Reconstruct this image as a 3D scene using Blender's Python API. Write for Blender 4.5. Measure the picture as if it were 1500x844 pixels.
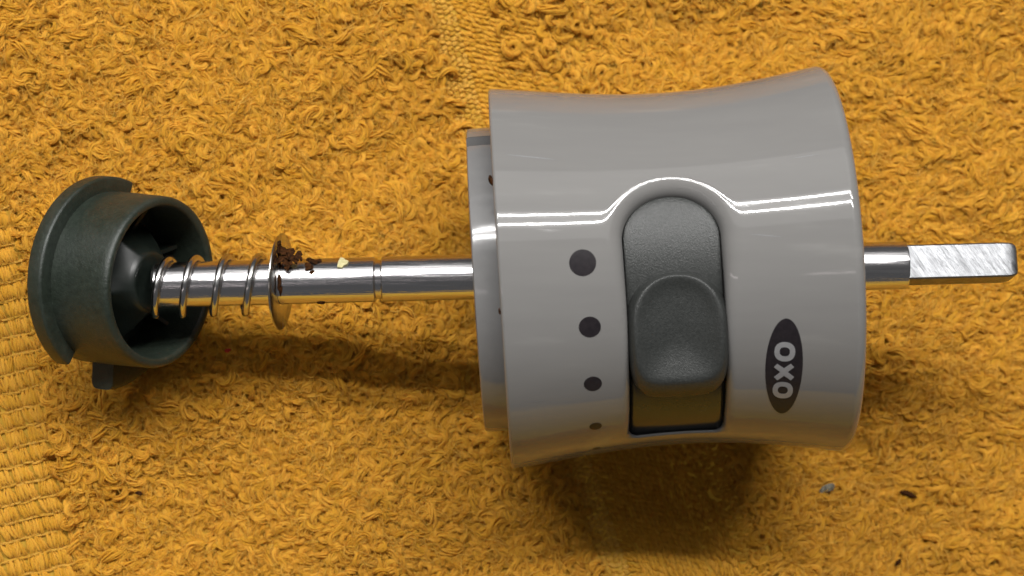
import bpy, bmesh, math, random
import numpy as np
from mathutils import Matrix, Vector

for o in list(bpy.data.objects):
    bpy.data.objects.remove(o)
scene = bpy.context.scene
COL = scene.collection
random.seed(7)
RNG = np.random.default_rng(11)

# ------------------------------------------------------------------ units
# model space: 1 step = 0.1 mm, origin on the shaft's axis under the lens;
# the mechanism lies tipped by TILT on the towel (housing is fatter than collar)
S = 1e-4
TILT = math.radians(8.0)
Z0 = 265.0
D = 3000.0
M = Matrix.Translation((0, 0, Z0 * S)) @ Matrix.Rotation(-TILT, 4, 'Y')

# ------------------------------------------------------------------ camera
cam = bpy.data.cameras.new('camera')
cam.sensor_width = 36.0
cam.lens = D / 1500.0 * 36.0
cam.clip_start = 0.005
cam.clip_end = 50.0
cam.dof.use_dof = True
cam.dof.focus_distance = (D - 85) * S
cam.dof.aperture_fstop = 28.0
cam_o = bpy.data.objects.new('camera', cam)
COL.objects.link(cam_o)
cam_o.matrix_world = M @ Matrix.Translation((0, 0, D * S))
scene.camera = cam_o

# ------------------------------------------------------------------ light
world = bpy.data.worlds.new('World')
scene.world = world
world.use_nodes = True
bg = world.node_tree.nodes['Background']
bg.inputs[0].default_value = (0.97, 0.98, 1.0, 1)
bg.inputs[1].default_value = 0.098

scene.view_settings.view_transform = 'Standard'
scene.view_settings.look = 'None'
scene.view_settings.exposure = 0.0
scene.view_settings.gamma = 1.0
scene.view_settings.use_curve_mapping = False


def area(name, pos, aim, sx, sy, watts, colour, xaxis=(1, 0, 0)):
    """A rectangular lamp; pos and aim in metres in the mechanism's frame."""
    l = bpy.data.lights.new(name, 'AREA')
    l.shape = 'RECTANGLE'
    l.size, l.size_y = sx, sy
    l.energy = watts
    l.color = colour
    o = bpy.data.objects.new(name, l)
    COL.objects.link(o)
    p, a = Vector(pos), Vector(aim)
    z = (p - a).normalized()
    x = Vector(xaxis)
    x = (x - z * x.dot(z)).normalized()
    y = z.cross(x)
    m = Matrix((x, y, z)).transposed().to_4x4()
    m.translation = p
    o.matrix_world = M @ m
    return o


def fix(deg, dist, dx=0.0):
    a = math.radians(deg)
    return (dx, math.sin(a) * dist, math.cos(a) * dist)


AX = (math.cos(math.radians(3.0)), math.sin(math.radians(3.0)), 0)
COOL = (1.0, 0.985, 0.965)
area('ceiling_tube', fix(37.2, 1.0, 0.05), (0, 0, 0), 1.2, 0.013, 9.0, COOL, AX)
area('ceiling_tube', fix(31.6, 1.0, 0.05), (0, 0, 0), 1.2, 0.013, 9.0, COOL, AX)
area('fixture_diffuser', fix(34.4, 1.02, 0.05), (0, 0, 0), 1.25, 0.17, 1.6, COOL, AX)
area('ceiling_bounce', fix(44, 1.6, 0.0), (0, 0, 0), 2.4, 1.3, 10.0, COOL, AX)
area('side_tube', fix(-10.5, 1.0, -0.62), (0, 0, 0), 1.1, 0.03, 0.38, (1.0, 0.88, 0.88), AX)


# ------------------------------------------------------------------ helpers
def link(name, me, mat=None, parent=None, label=None, smooth=True, sharp=35):
    if mat is not None:
        me.materials.append(mat)
    if smooth and len(me.polygons):
        me.polygons.foreach_set('use_smooth', [True] * len(me.polygons))
        if sharp:
            me.set_sharp_from_angle(angle=math.radians(sharp))
    o = bpy.data.objects.new(name, me)
    COL.objects.link(o)
    if parent is not None:
        o.parent = parent
    if label:
        o['label'] = label
    return o


def mesh(name, verts, faces, scale=S):
    me = bpy.data.meshes.new(name)
    v = (np.asarray(verts, float) * scale).tolist()
    me.from_pydata(v, [], [tuple(int(i) for i in f) for f in faces])
    me.update()
    return me


def fix_normals(me):
    bm = bmesh.new()
    bm.from_mesh(me)
    bmesh.ops.remove_doubles(bm, verts=bm.verts, dist=1e-8)
    bmesh.ops.recalc_face_normals(bm, faces=bm.faces)
    bm.to_mesh(me)
    bm.free()
    me.update()
    return me


class Frame:
    """Axis a, up p, toward the lens w, origin O."""
    def __init__(self, O, a, hint=(0, 0, 1)):
        self.O = np.array(O, float)
        self.a = np.array(a, float) / np.linalg.norm(a)
        h = np.array(hint, float)
        w = h - self.a * h.dot(self.a)
        self.w = w / np.linalg.norm(w)
        self.p = np.cross(self.w, self.a)

    def pt(self, s, r, th):
        s, r, th = np.broadcast_arrays(np.asarray(s, float), np.asarray(r, float), np.asarray(th, float))
        return (self.O + s[..., None] * self.a
                + (r * np.sin(th))[..., None] * self.p + (r * np.cos(th))[..., None] * self.w)


def revolve(name, fr, prof, n=160, th0=0.0, th1=None, closed=False, rfun=None, ths=None):
    """prof: list of (s, r). Partial sweeps get end caps (closed profile)."""
    full = th1 is None
    if ths is None:
        ths = np.linspace(th0, th0 + 2 * math.pi, n, endpoint=False) if full else np.linspace(th0, th1, n)
    n = len(ths)
    k = len(prof)
    V, F = [], []
    for th in ths:
        for (s, r) in prof:
            rr = rfun(s, r, th) if rfun else r
            V.append(fr.pt(s, rr, th))
    kk = k if closed else k - 1
    for i in range(n if full else n - 1):
        j = (i + 1) % n
        for q in range(kk):
            q2 = (q + 1) % k
            F.append((i * k + q, j * k + q, j * k + q2, i * k + q2))
    if not full and closed:
        F.append(tuple(range(k)))
        F.append(tuple((n - 1) * k + q for q in range(k)))
    return fix_normals(mesh(name, V, F))


def round_rect_profile(s0, s1, r0, r1, rad, n=5):
    """closed (s, r) section with rounded corners"""
    out = []
    for (cs, cr, a0) in ((s1 - rad, r1 - rad, 0), (s0 + rad, r1 - rad, 90), (s0 + rad, r0 + rad, 180), (s1 - rad, r0 + rad, 270)):
        for i in range(n):
            a = math.radians(a0 + 90 * i / (n - 1))
            out.append((cs + rad * math.cos(a), cr + rad * math.sin(a)))
    return out


# ------------------------------------------------------------------ materials
def new_mat(name):
    m = bpy.data.materials.new(name)
    m.use_nodes = True
    nt = m.node_tree
    b = nt.nodes['Principled BSDF']
    return m, nt, b


def nd(nt, t, **kw):
    n = nt.nodes.new(t)
    for k, v in kw.items():
        if k in n.inputs:
            n.inputs[k].default_value = v
        else:
            setattr(n, k, v)
    return n


def noise(nt, scale, detail=3, rough=0.55, vec=None, mapping=None):
    n = nd(nt, 'ShaderNodeTexNoise')
    n.inputs['Scale'].default_value = scale
    n.inputs['Detail'].default_value = detail
    n.inputs['Roughness'].default_value = rough
    tc = nd(nt, 'ShaderNodeTexCoord')
    src = tc.outputs['Object']
    if mapping:
        mp = nd(nt, 'ShaderNodeMapping')
        if len(mapping) > 2:
            mp.vector_type = 'TEXTURE'
        mp.inputs['Scale'].default_value = mapping[0]
        mp.inputs['Rotation'].default_value = mapping[1]
        nt.links.new(src, mp.inputs[0])
        src = mp.outputs[0]
    nt.links.new(src, n.inputs['Vector'])
    return n


def ramp(nt, fac, stops):
    r = nd(nt, 'ShaderNodeValToRGB')
    e = r.color_ramp.elements
    while len(e) < len(stops):
        e.new(0.5)
    for i, (p, c) in enumerate(stops):
        e[i].position = p
        e[i].color = c if len(c) == 4 else (*c, 1)
    nt.links.new(fac, r.inputs[0])
    return r


def bump(nt, height, strength, dist, b, prev=None):
    n = nd(nt, 'ShaderNodeBump')
    n.inputs['Strength'].default_value = strength
    n.inputs['Distance'].default_value = dist
    nt.links.new(height, n.inputs['Height'])
    if prev is not None:
        nt.links.new(prev.outputs[0], n.inputs['Normal'])
    nt.links.new(n.outputs[0], b.inputs['Normal'])
    return n


def g(v):
    return (v, v, v)


# grey ABS housing: glossy, with faint handling wear in the gloss
m_grey, nt, b = new_mat('grey_plastic')
n = noise(nt, 260, 3, 0.6, mapping=((0.12, 1.0, 1.0), (0, 0, 0.06)))
r = ramp(nt, n.outputs[0], [(0.3, (0.155, 0.151, 0.146)), (0.62, (0.165, 0.161, 0.155)), (0.76, (0.190, 0.185, 0.178))])
nt.links.new(r.outputs[0], b.inputs['Base Color'])
n2 = noise(nt, 420, 4, 0.6, mapping=((0.10, 1.2, 1.2), (0, 0, 0.06)))
r2 = ramp(nt, n2.outputs[0], [(0.35, g(0.035)), (0.60, g(0.06)), (0.74, g(0.22))])
nt.links.new(r2.outputs[0], b.inputs['Roughness'])
b.inputs['IOR'].default_value = 1.44
nb = noise(nt, 60, 2, 0.5)
bump(nt, nb.outputs[0], 0.20, 0.00013, b)

m_ring, nt, b = new_mat('grey_plastic_satin')
n = noise(nt, 400, 3, 0.6)
r = ramp(nt, n.outputs[0], [(0.3, (0.155, 0.153, 0.152)), (0.7, (0.170, 0.168, 0.166))])
nt.links.new(r.outputs[0], b.inputs['Base Color'])
b.inputs['Roughness'].default_value = 0.12
nb = noise(nt, 900, 2, 0.5)
bump(nt, nb.outputs[0], 0.15, 0.00004, b)

m_ink, nt, b = new_mat('printed_charcoal_ink')
n = noise(nt, 1500, 3)
r = ramp(nt, n.outputs[0], [(0.3, (0.012, 0.010, 0.012)), (0.7, (0.018, 0.015, 0.017))])
nt.links.new(r.outputs[0], b.inputs['Base Color'])
b.inputs['Roughness'].default_value = 0.38
b.inputs['IOR'].default_value = 1.28

m_letter, nt, b = new_mat('printed_grey_ink')
n = noise(nt, 1500, 3)
r = ramp(nt, n.outputs[0], [(0.3, (0.19, 0.19, 0.195)), (0.7, (0.22, 0.22, 0.225))])
nt.links.new(r.outputs[0], b.inputs['Base Color'])
b.inputs['Roughness'].default_value = 0.16

m_slide, nt, b = new_mat('charcoal_textured_plastic')
n = noise(nt, 3000, 4, 0.7)
r = ramp(nt, n.outputs[0], [(0.3, (0.017, 0.0185, 0.0175)), (0.7, (0.036, 0.038, 0.036))])
nt.links.new(r.outputs[0], b.inputs['Base Color'])
b.inputs['Roughness'].default_value = 0.40
b.inputs['IOR'].default_value = 1.42
nb = noise(nt, 4600, 3, 0.6)
nb2 = noise(nt, 9000, 2, 0.6)
p1 = bump(nt, nb.outputs[0], 0.7, 0.00008, b)
bump(nt, nb2.outputs[0], 0.5, 0.00003, b, p1)

m_collar, nt, b = new_mat('dark_green_grey_plastic')
n = noise(nt, 1100, 6, 0.75)
r = ramp(nt, n.outputs[0], [(0.3, (0.009, 0.013, 0.009)), (0.62, (0.019, 0.026, 0.019)), (0.78, (0.040, 0.047, 0.039))])
nt.links.new(r.outputs[0], b.inputs['Base Color'])
nr = noise(nt, 160, 4, 0.6)
rr = ramp(nt, nr.outputs[0], [(0.35, g(0.34)), (0.65, g(0.52))])
nt.links.new(rr.outputs[0], b.inputs['Roughness'])
nb = noise(nt, 2200, 4, 0.7)
bump(nt, nb.outputs[0], 0.75, 0.00010, b)

m_skirt, nt, b = new_mat('smooth_charcoal_plastic')
n = noise(nt, 800, 3)
r = ramp(nt, n.outputs[0], [(0.3, (0.016, 0.016, 0.016)), (0.7, (0.024, 0.024, 0.024))])
nt.links.new(r.outputs[0], b.inputs['Base Color'])
b.inputs['Roughness'].default_value = 0.24
b.inputs['IOR'].default_value = 1.46

m_hub, nt, b = new_mat('shaded_hub_plastic')  # hub and vanes: colour darkened to stand in for shade inside the cup
n = noise(nt, 700, 4)
r = ramp(nt, n.outputs[0], [(0.3, (0.005, 0.008, 0.006)), (0.7, (0.010, 0.014, 0.011))])
nt.links.new(r.outputs[0], b.inputs['Base Color'])
b.inputs['Roughness'].default_value = 0.38

m_black, nt, b = new_mat('black_liner_plastic')
n = noise(nt, 900, 3)
r = ramp(nt, n.outputs[0], [(0.3, g(0.010)), (0.7, g(0.014))])
nt.links.new(r.outputs[0], b.inputs['Base Color'])
b.inputs['Roughness'].default_value = 0.3


def steel(name, base, r_lo, r_hi, streak, rot, bstr, bdist, scale=900, detail=4, tex=(), lo=0.86):
    m, nt, b = new_mat(name)
    b.inputs['Metallic'].default_value = 1.0
    n = noise(nt, scale, detail, 0.65, mapping=(streak, rot) + tex)
    r = ramp(nt, n.outputs[0], [(0.3, tuple(c * lo for c in base)), (0.7, base)])
    nt.links.new(r.outputs[0], b.inputs['Base Color'])
    n2 = noise(nt, scale * 0.8, detail, 0.6, mapping=(streak, rot) + tex)
    r2 = ramp(nt, n2.outputs[0], [(0.3, g(r_lo)), (0.7, g(r_hi))])
    nt.links.new(r2.outputs[0], b.inputs['Roughness'])
    pb = bump(nt, n.outputs[0], bstr, bdist, b)
    n3 = noise(nt, 1400, 3, 0.6)
    bump(nt, n3.outputs[0], 0.12, 0.00004, b, pb)
    return m


m_steel = steel('turned_steel', (0.68, 0.665, 0.67), 0.09, 0.28, (0.045, 1, 1), (0, 0, -0.03), 0.55, 0.00007, 2200, 5)
m_tang = steel('filed_steel', (0.26, 0.265, 0.275), 0.30, 0.50, (16, 1, 1), (0, 0, -1.0), 1.0, 0.00016, 1100, 5, (1,), 0.55)
m_wire = steel('spring_wire', (0.58, 0.57, 0.56), 0.16, 0.26, (1, 1, 1), (0, 0, 0), 0.15, 0.00003)
m_washer = steel('washer_steel', (0.56, 0.55, 0.52), 0.14, 0.30, (1, 0.3, 1), (0, 0, 0), 0.2, 0.00003)


def cloth(name, lo, hi):
    m, nt, b = new_mat(name)
    oi = nd(nt, 'ShaderNodeObjectInfo')
    r = ramp(nt, oi.outputs['Random'], [(0.0, lo), (1.0, hi)])
    nt.links.new(r.outputs[0], b.inputs['Base Color'])
    b.inputs['Roughness'].default_value = 0.85
    b.inputs['IOR'].default_value = 1.35
    b.inputs['Sheen Weight'].default_value = 0.3
    b.inputs['Sheen Roughness'].default_value = 0.45
    b.inputs['Sheen Tint'].default_value = (1.0, 0.80, 0.42, 1)
    tr = nd(nt, 'ShaderNodeBsdfTranslucent')
    nt.links.new(r.outputs[0], tr.inputs['Color'])
    mx = nd(nt, 'ShaderNodeMixShader')
    mx.inputs[0].default_value = 0.55
    out = nt.nodes['Material Output']
    nt.links.new(b.outputs[0], mx.inputs[1])
    nt.links.new(tr.outputs[0], mx.inputs[2])
    nt.links.new(mx.outputs[0], out.inputs['Surface'])
    return m


m_yarn = cloth('yellow_cotton_yarn', (0.78, 0.445, 0.036), (0.87, 0.530, 0.066))
m_thread = cloth('pale_yellow_thread', (0.80, 0.50, 0.06), (0.88, 0.585, 0.11))


def crumb_mat(name, lo, hi, rough=0.6):
    m, nt, b = new_mat(name)
    n = noise(nt, 2500, 4, 0.6)
    r = ramp(nt, n.outputs[0], [(0.35, lo), (0.65, hi)])
    nt.links.new(r.outputs[0], b.inputs['Base Color'])
    b.inputs['Roughness'].default_value = rough
    b.inputs['Specular IOR Level'].default_value = 0.06
    bump(nt, n.outputs[0], 0.4, 0.0001, b)
    return m


m_coffee = crumb_mat('coffee_brown', (0.009, 0.004, 0.0015), (0.050, 0.018, 0.005), 0.8)
m_chaff = crumb_mat('pale_chaff', (0.38, 0.34, 0.17), (0.52, 0.48, 0.27))
m_greybit = crumb_mat('grey_grit', (0.06, 0.055, 0.04), (0.22, 0.20, 0.15))
m_red = crumb_mat('red_lint', (0.30, 0.03, 0.02), (0.42, 0.05, 0.03), 0.9)


# ------------------------------------------------------------------ pixel <-> model helpers (only used to measure)
def ray(px, py):
    c = np.array([0, 0, D])
    d = np.array([px - 750.0, 422.0 - py, -D])
    return c, d / np.linalg.norm(d)


# ------------------------------------------------------------------ TOWEL
towel = bpy.data.objects.new('towel', None)
COL.objects.link(towel)
towel['label'] = 'yellow terry towel with woven band and ribbed hem under the whole scene'
towel['category'] = 'towel'

Mn = np.array(M)
M3 = Mn[:3, :3]
CAMW = M3 @ np.array([0, 0, D]) + np.array([0, 0, Z0])


def to_towel(px, py, z=8.0):
    c, d = ray(px, py)
    d = M3 @ d
    t = (z - CAMW[2]) / d[2]
    return (CAMW + d * t)[:2]


def from_towel(X, Y, z=8.0):
    P = np.stack([X, Y, np.full_like(X, z)], -1) - CAMW
    q = P @ M3            # back to the lens frame
    k = D / -q[..., 2]
    return 750 + q[..., 0] * k, 422 - q[..., 1] * k


class Waves:
    def __init__(self, n, wl, seed):
        r = np.random.default_rng(seed)
        a = r.uniform(0, 2 * math.pi, n)
        k = 2 * math.pi / (wl * r.uniform(0.6, 1.6, n))
        self.kx, self.ky, self.ph = k * np.cos(a), k * np.sin(a), r.uniform(0, 6.28, n)
        self.n = n

    def __call__(self, X, Y):
        out = np.zeros_like(X, dtype=float)
        for kx, ky, ph in zip(self.kx, self.ky, self.ph):
            out += np.sin(kx * X + ky * Y + ph)
        return out / math.sqrt(self.n / 2.0)


w_hill = Waves(10, 420, 1)
w_dir = Waves(10, 260, 2)
w_dir2 = Waves(10, 70, 3)
w_clump = Waves(12, 60, 4)

# band and hem edges measured on the towel
B0, B1 = to_towel(617, 0), to_towel(868, 844)
BV = (B1 - B0) / np.linalg.norm(B1 - B0)
BU = np.array([-BV[1], BV[0]])
if BU[0] < 0:
    BU = -BU
BW = float(np.dot(to_towel(888, 0) - B0, BU))
H0, H1 = to_towel(24, 330), to_towel(118, 844)
HV = (H1 - H0) / np.linalg.norm(H1 - H0)
HU = np.array([-HV[1], HV[0]])
if HU[0] < 0:
    HU = -HU


def band_uv(X, Y):
    return (X - B0[0]) * BU[0] + (Y - B0[1]) * BU[1], (X - B0[0]) * BV[0] + (Y - B0[1]) * BV[1]


def hem_uv(X, Y):
    return (X - H0[0]) * HU[0] + (Y - H0[1]) * HU[1], (X - H0[0]) * HV[0] + (Y - H0[1]) * HV[1]


def gauss(X, Y, c, sx, sy):
    return np.exp(-((X - c[0]) / sx) ** 2 - ((Y - c[1]) / sy) ** 2)


VAL = to_towel(1075, 40)
BUL = to_towel(1330, 250)


def height(X, Y):
    h = 12.0 * w_hill(X, Y)
    h = h - 30 * gauss(X, Y, (-10, 30), 95, 130)      # pressed in by the housing
    h = h - 20 * gauss(X, Y, (-630, 0), 120, 120)      # and by the collar
    h = h - 44 * gauss(X, Y, VAL, 120, 75) + 22 * gauss(X, Y, BUL, 240, 190)
    h = h + 40 * gauss(X, Y, (-240, -105), 230, 150) + 95 * gauss(X, Y, (200, -480), 360, 190) + 70 * gauss(X, Y, (610, -90), 140, 130)   # bunched up in front
    f = np.clip((-Y - 720) / 1200.0, 0, 1)               # unseen near-side rise, added for its yellow reflection in shaft and housing
    h = h + 620 * f * f * (3 - 2 * f)
    return h


XMIN, XMAX, YMIN, YMAX = -1700, 2000, -1000, 920
BX, BY0, BY1 = 2600, -2000, 920
nx, ny = 261, 171
gx, gy = np.meshgrid(np.linspace(-BX, BX, nx), np.linspace(BY0, BY1, ny))
gz = height(gx, gy) - 2.0
V = np.stack([gx, gy, gz], -1).reshape(-1, 3)
F = [(j * nx + i, j * nx + i + 1, (j + 1) * nx + i + 1, (j + 1) * nx + i) for j in range(ny - 1) for i in range(nx - 1)]
base = link('base_cloth', mesh('base_cloth', V, F), m_yarn, towel, sharp=None)


def tube_verts(path, rad, sides, phase=0.0):
    """path (n,3), rad scalar/array -> verts, quads"""
    n = len(path)
    t = np.gradient(path, axis=0)
    t /= np.linalg.norm(t, axis=1)[:, None] + 1e-9
    up = np.array([0.13, 0.21, 1.0])
    a = np.cross(t, up)
    a /= np.linalg.norm(a, axis=1)[:, None] + 1e-9
    c = np.cross(t, a)
    rad = np.broadcast_to(rad, (n,))
    V = []
    for k in range(sides):
        an = phase + 2 * math.pi * k / sides
        V.append(path + rad[:, None] * (a * math.cos(an) + c * math.sin(an)))
    V = np.stack(V, 1).reshape(-1, 3)
    F = []
    for i in range(n - 1):
        for k in range(sides):
            k2 = (k + 1) % sides
            F.append((i * sides + k, i * sides + k2, (i + 1) * sides + k2, (i + 1) * sides + k))
    return V, F


def yarn(path, nf, spread, frad, rng, twist=1.0, sides=4, fuzz=0):
    """A yarn of nf filaments twisted round a path."""
    n = len(path)
    t = np.gradient(path, axis=0)
    t /= np.linalg.norm(t, axis=1)[:, None] + 1e-9
    up = np.array([0.05, 0.1, 1.0])
    a = np.cross(t, up)
    a /= np.linalg.norm(a, axis=1)[:, None] + 1e-9
    c = np.cross(t, a)
    u = np.linspace(0, 1, n)
    VV, FF, off = [], [], 0
    for k in range(nf + fuzz):
        isf = k >= nf
        ph = 2 * math.pi * k / nf + rng.uniform(-0.4, 0.4)
        rr = spread * (0.25 if k == 0 else rng.uniform(0.65, 1.1))
        if isf:
            rr = spread * rng.uniform(1.2, 2.0)
        an = ph + twist * 2 * math.pi * u + rng.uniform(-0.5, 0.5) * np.sin(3 * u + ph)
        puff = 0.75 + 0.5 * np.sin(math.pi * u)
        p = path + (rr * puff)[:, None] * (a * np.cos(an)[:, None] + c * np.sin(an)[:, None])
        p = p + rng.normal(0, 0.25, p.shape)
        fr = frad * rng.uniform(0.8, 1.2) * (0.35 if isf else 1.0)
        v, f = tube_verts(p, fr * (0.55 + 0.45 * np.sin(math.pi * (0.08 + 0.84 * u))), sides, rng.uniform(0, 1))
        VV.append(v)
        FF += [tuple(i + off for i in q) for q in f]
        off += len(v)
    return np.concatenate(VV), FF


def loop_variants(name, count, kind, mat):
    coll = bpy.data.collections.new(name + '_kinds')
    rng = np.random.default_rng(abs(hash(kind)) % 1000 if False else {'terry': 5, 'long': 6, 'stitch': 7, 'knot': 8, 'thread': 9, 'fuzz': 10}[kind])
    for q in range(count):
        u = np.linspace(0, 1, 11)
        if kind in ('terry', 'long'):
            n_ = 15
            u = np.linspace(0, 1, n_)
            if kind == 'terry':
                L, turn, wob, Hh = rng.uniform(32, 52), rng.choice([-1, 1]) * rng.uniform(2.4, 5.6), rng.uniform(-0.9, 0.9), rng.uniform(10, 17)
            else:
                L, turn, wob, Hh = rng.uniform(36, 58), rng.choice([-1, 1]) * rng.uniform(0.2, 1.8), rng.uniform(-1.0, 1.0), rng.uniform(8, 14)
            hd = turn * (u - 0.5) + wob * np.sin(2 * math.pi * u)
            x = np.concatenate([[0], np.cumsum(np.cos(hd[1:]))]) * L / n_
            y = np.concatenate([[0], np.cumsum(np.sin(hd[1:]))]) * L / n_
            x -= x.mean()
            y -= y.mean()
            bias = rng.uniform(-0.4, 0.4)
            z = Hh * np.sin(math.pi * np.clip(u + bias * u * (1 - u), 0, 1)) ** 0.55 - 4 + 1.2 * np.sin(rng.uniform(0, 6) + 7 * u)
            path = np.stack([x, y, z], -1)
            v, f = yarn(path, 9, rng.uniform(2.2, 3.1), 1.16, rng, rng.uniform(0.3, 0.9) * rng.choice([-1, 1]), 5, 4)
        elif kind == 'fuzz':
            n_ = 12
            u = np.linspace(0, 1, n_)
            vs, fs_, off = [], [], 0
            for q2 in range(int(rng.integers(2, 5))):
                L, turn = rng.uniform(18, 44), rng.uniform(-3.2, 3.2)
                hd = rng.uniform(-0.7, 0.7) + turn * (u - 0.5) + rng.uniform(-0.8, 0.8) * np.sin(2 * math.pi * u)
                path = np.stack([np.cumsum(np.cos(hd)) * L / n_ + rng.uniform(-14, 4), np.cumsum(np.sin(hd)) * L / n_ + rng.uniform(-9, 9),
                                 rng.uniform(9, 17) * np.sin(math.pi * (0.12 + 0.76 * u)) ** 0.7 + rng.uniform(0, 2)], -1)
                v, f = tube_verts(path, 0.50 * rng.uniform(0.7, 1.25) * (0.5 + 0.5 * np.sin(math.pi * (0.1 + 0.8 * u))), 3)
                vs.append(v)
                fs_ += [tuple(i_ + off for i_ in t_) for t_ in f]
                off += len(v)
            v, f = np.concatenate(vs), fs_
        elif kind == 'stitch':
            L = rng.uniform(13, 17)
            path = np.stack([L * (u - 0.5), rng.uniform(-1.5, 1.5) * np.sin(math.pi * u), 6.5 * np.sin(math.pi * u) ** 0.55 - 3], -1)
            v, f = yarn(path, 7, 2.5, 1.25, rng, rng.uniform(0.15, 0.4), 4, 1)
        elif kind == 'knot':
            L = rng.uniform(8, 11)
            path = np.stack([L * (u - 0.5), rng.uniform(-1.2, 1.2) * np.sin(2 * math.pi * u), 6 * np.sin(math.pi * u) ** 0.5 - 3], -1)
            v, f = yarn(path, 6, 2.1, 1.2, rng, rng.uniform(0.2, 0.5), 4, 1)
        else:
            L = rng.uniform(20, 26)
            path = np.stack([L * (u - 0.5), rng.uniform(-1, 1) * np.sin(math.pi * u), 4 * np.sin(math.pi * u) ** 0.4 - 1], -1)
            v, f = yarn(path, 5, 1.7, 1.1, rng, rng.uniform(0.6, 1.0), 4, 1)
        me = mesh('yarn_' + kind, v, f)
        me.materials.append(mat)
        me.polygons.foreach_set('use_smooth', [True] * len(me.polygons))
        o = bpy.data.objects.new('yarn_' + kind, me)
        coll.objects.link(o)
    return coll


def scatter(name, P, rot, scl, idx, coll, label=None):
    me = bpy.data.meshes.new(name)
    me.from_pydata((P * S).tolist(), [], [])
    a = me.attributes.new('rot', 'FLOAT_VECTOR', 'POINT')
    a.data.foreach_set('vector', rot.astype(np.float32).ravel())
    a = me.attributes.new('scl', 'FLOAT_VECTOR', 'POINT')
    a.data.foreach_set('vector', scl.astype(np.float32).ravel())
    a = me.attributes.new('idx', 'INT', 'POINT')
    a.data.foreach_set('value', idx.astype(np.int32))
    o = bpy.data.objects.new(name, me)
    COL.objects.link(o)
    o.parent = towel
    o['kind'] = 'stuff'
    if label:
        o['label'] = label
    ng = bpy.data.node_groups.new(name + '_nodes', 'GeometryNodeTree')
    ng.interface.new_socket('Geometry', in_out='INPUT', socket_type='NodeSocketGeometry')
    ng.interface.new_socket('Geometry', in_out='OUTPUT', socket_type='NodeSocketGeometry')
    gi, go = ng.nodes.new('NodeGroupInput'), ng.nodes.new('NodeGroupOutput')
    iop = ng.nodes.new('GeometryNodeInstanceOnPoints')
    ci = ng.nodes.new('GeometryNodeCollectionInfo')
    ci.inputs['Collection'].default_value = coll
    ci.inputs['Separate Children'].default_value = True
    ci.inputs['Reset Children'].default_value = True

    def attr(nm, t):
        n = ng.nodes.new('GeometryNodeInputNamedAttribute')
        n.data_type = t
        n.inputs['Name'].default_value = nm
        return next(s for s in n.outputs if s.enabled and s.name == 'Attribute')
    e2r = ng.nodes.new('FunctionNodeEulerToRotation')
    L = ng.links.new
    L(gi.outputs[0], iop.inputs['Points'])
    L(ci.outputs[0], iop.inputs['Instance'])
    iop.inputs['Pick Instance'].default_value = True
    L(attr('idx', 'INT'), iop.inputs['Instance Index'])
    L(attr('rot', 'FLOAT_VECTOR'), e2r.inputs[0])
    L(e2r.outputs[0], iop.inputs['Rotation'])
    L(attr('scl', 'FLOAT_VECTOR'), iop.inputs['Scale'])
    L(iop.outputs[0], go.inputs[0])
    md = o.modifiers.new('pile', 'NODES')
    md.node_group = ng
    return o


def slope_tilt(X, Y):
    e = 4.0
    return (height(X + e, Y) - height(X - e, Y)) / (2 * e), (height(X, Y + e) - height(X, Y - e)) / (2 * e)


# --- terry pile
PX, PY = 8.8, 9.6
ax_, ay_ = np.meshgrid(np.arange(XMIN, XMAX, PX), np.arange(YMIN, YMAX, PY))
ax_ = ax_ + ((np.arange(ax_.shape[0]) % 2) * PX / 2)[:, None]
X, Y = ax_.ravel(), ay_.ravel()
X = X + RNG.normal(0, 2.6, X.size)
Y = Y + RNG.normal(0, 2.6, X.size)
# rows run slightly skewed
Y = Y + 0.06 * X * 0 + 4 * np.sin(X / 90.0)
u, v = band_uv(X, Y)
hu, hv = hem_uv(X, Y)
jit = RNG.normal(0, 6, X.size)
bv_ = band_uv(X, Y)[1]
stray = (RNG.random(X.size) < 0.16 + 0.14 * (w_clump(X, Y) > 0.4)) & (u > 110) & (bv_ < 420)
keep = ~((u + jit > 3) & (u + 1.6 * jit < BW - 18) & ~stray) & ~((hu + 0.5 * jit < 0) & (hv > -40))
X, Y, u, hu, hv = X[keep], Y[keep], u[keep], hu[keep], hv[keep]
fx, fy = from_towel(X, Y)
right = 1 / (1 + np.exp(-(X - 330) / 60.0))
ang = 1.0 * w_dir(X, Y) + 0.7 * w_dir2(X, Y) + RNG.normal(0, 0.75, X.size)
ang_left = ang + math.pi * (RNG.random(X.size) < 0.35)
ang_right = 0.35 + 0.35 * w_dir(X, Y) + 0.35 * w_dir2(X, Y) + RNG.normal(0, 0.35, X.size) + math.pi * (RNG.random(X.size) < 0.25)
yaw = np.where(RNG.random(X.size) < right, ang_right, ang_left)
low = (Y < -120) & (X < 300)
yaw = np.where(low & (RNG.random(X.size) < 0.6), yaw - 0.9, yaw)
Z = height(X, Y) + 2.6 * w_clump(X * 0.55, Y * 1.15) + 1.0 * w_clump(X + 900, Y)
pitch = RNG.normal(0.0, 0.13, X.size)
roll = RNG.normal(0.0, 0.20, X.size)
rot = np.stack([roll, pitch, yaw], -1)
sc = RNG.uniform(0.84, 1.18, X.size) * (1 + 0.10 * w_clump(X + 300, Y))
scl = np.stack([sc, sc * RNG.choice([-1, 1], X.size), sc * RNG.uniform(0.66, 0.92, X.size)], -1)
is_long = RNG.random(X.size) < (0.12 + 0.45 * right)
cA = loop_variants('terry', 28, 'terry', m_yarn)
cB = loop_variants('long', 20, 'long', m_yarn)
for oo in list(cB.objects):
    cA.objects.link(oo)
idx = np.where(is_long, RNG.integers(0, 20, X.size), RNG.integers(20, 48, X.size))
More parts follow.
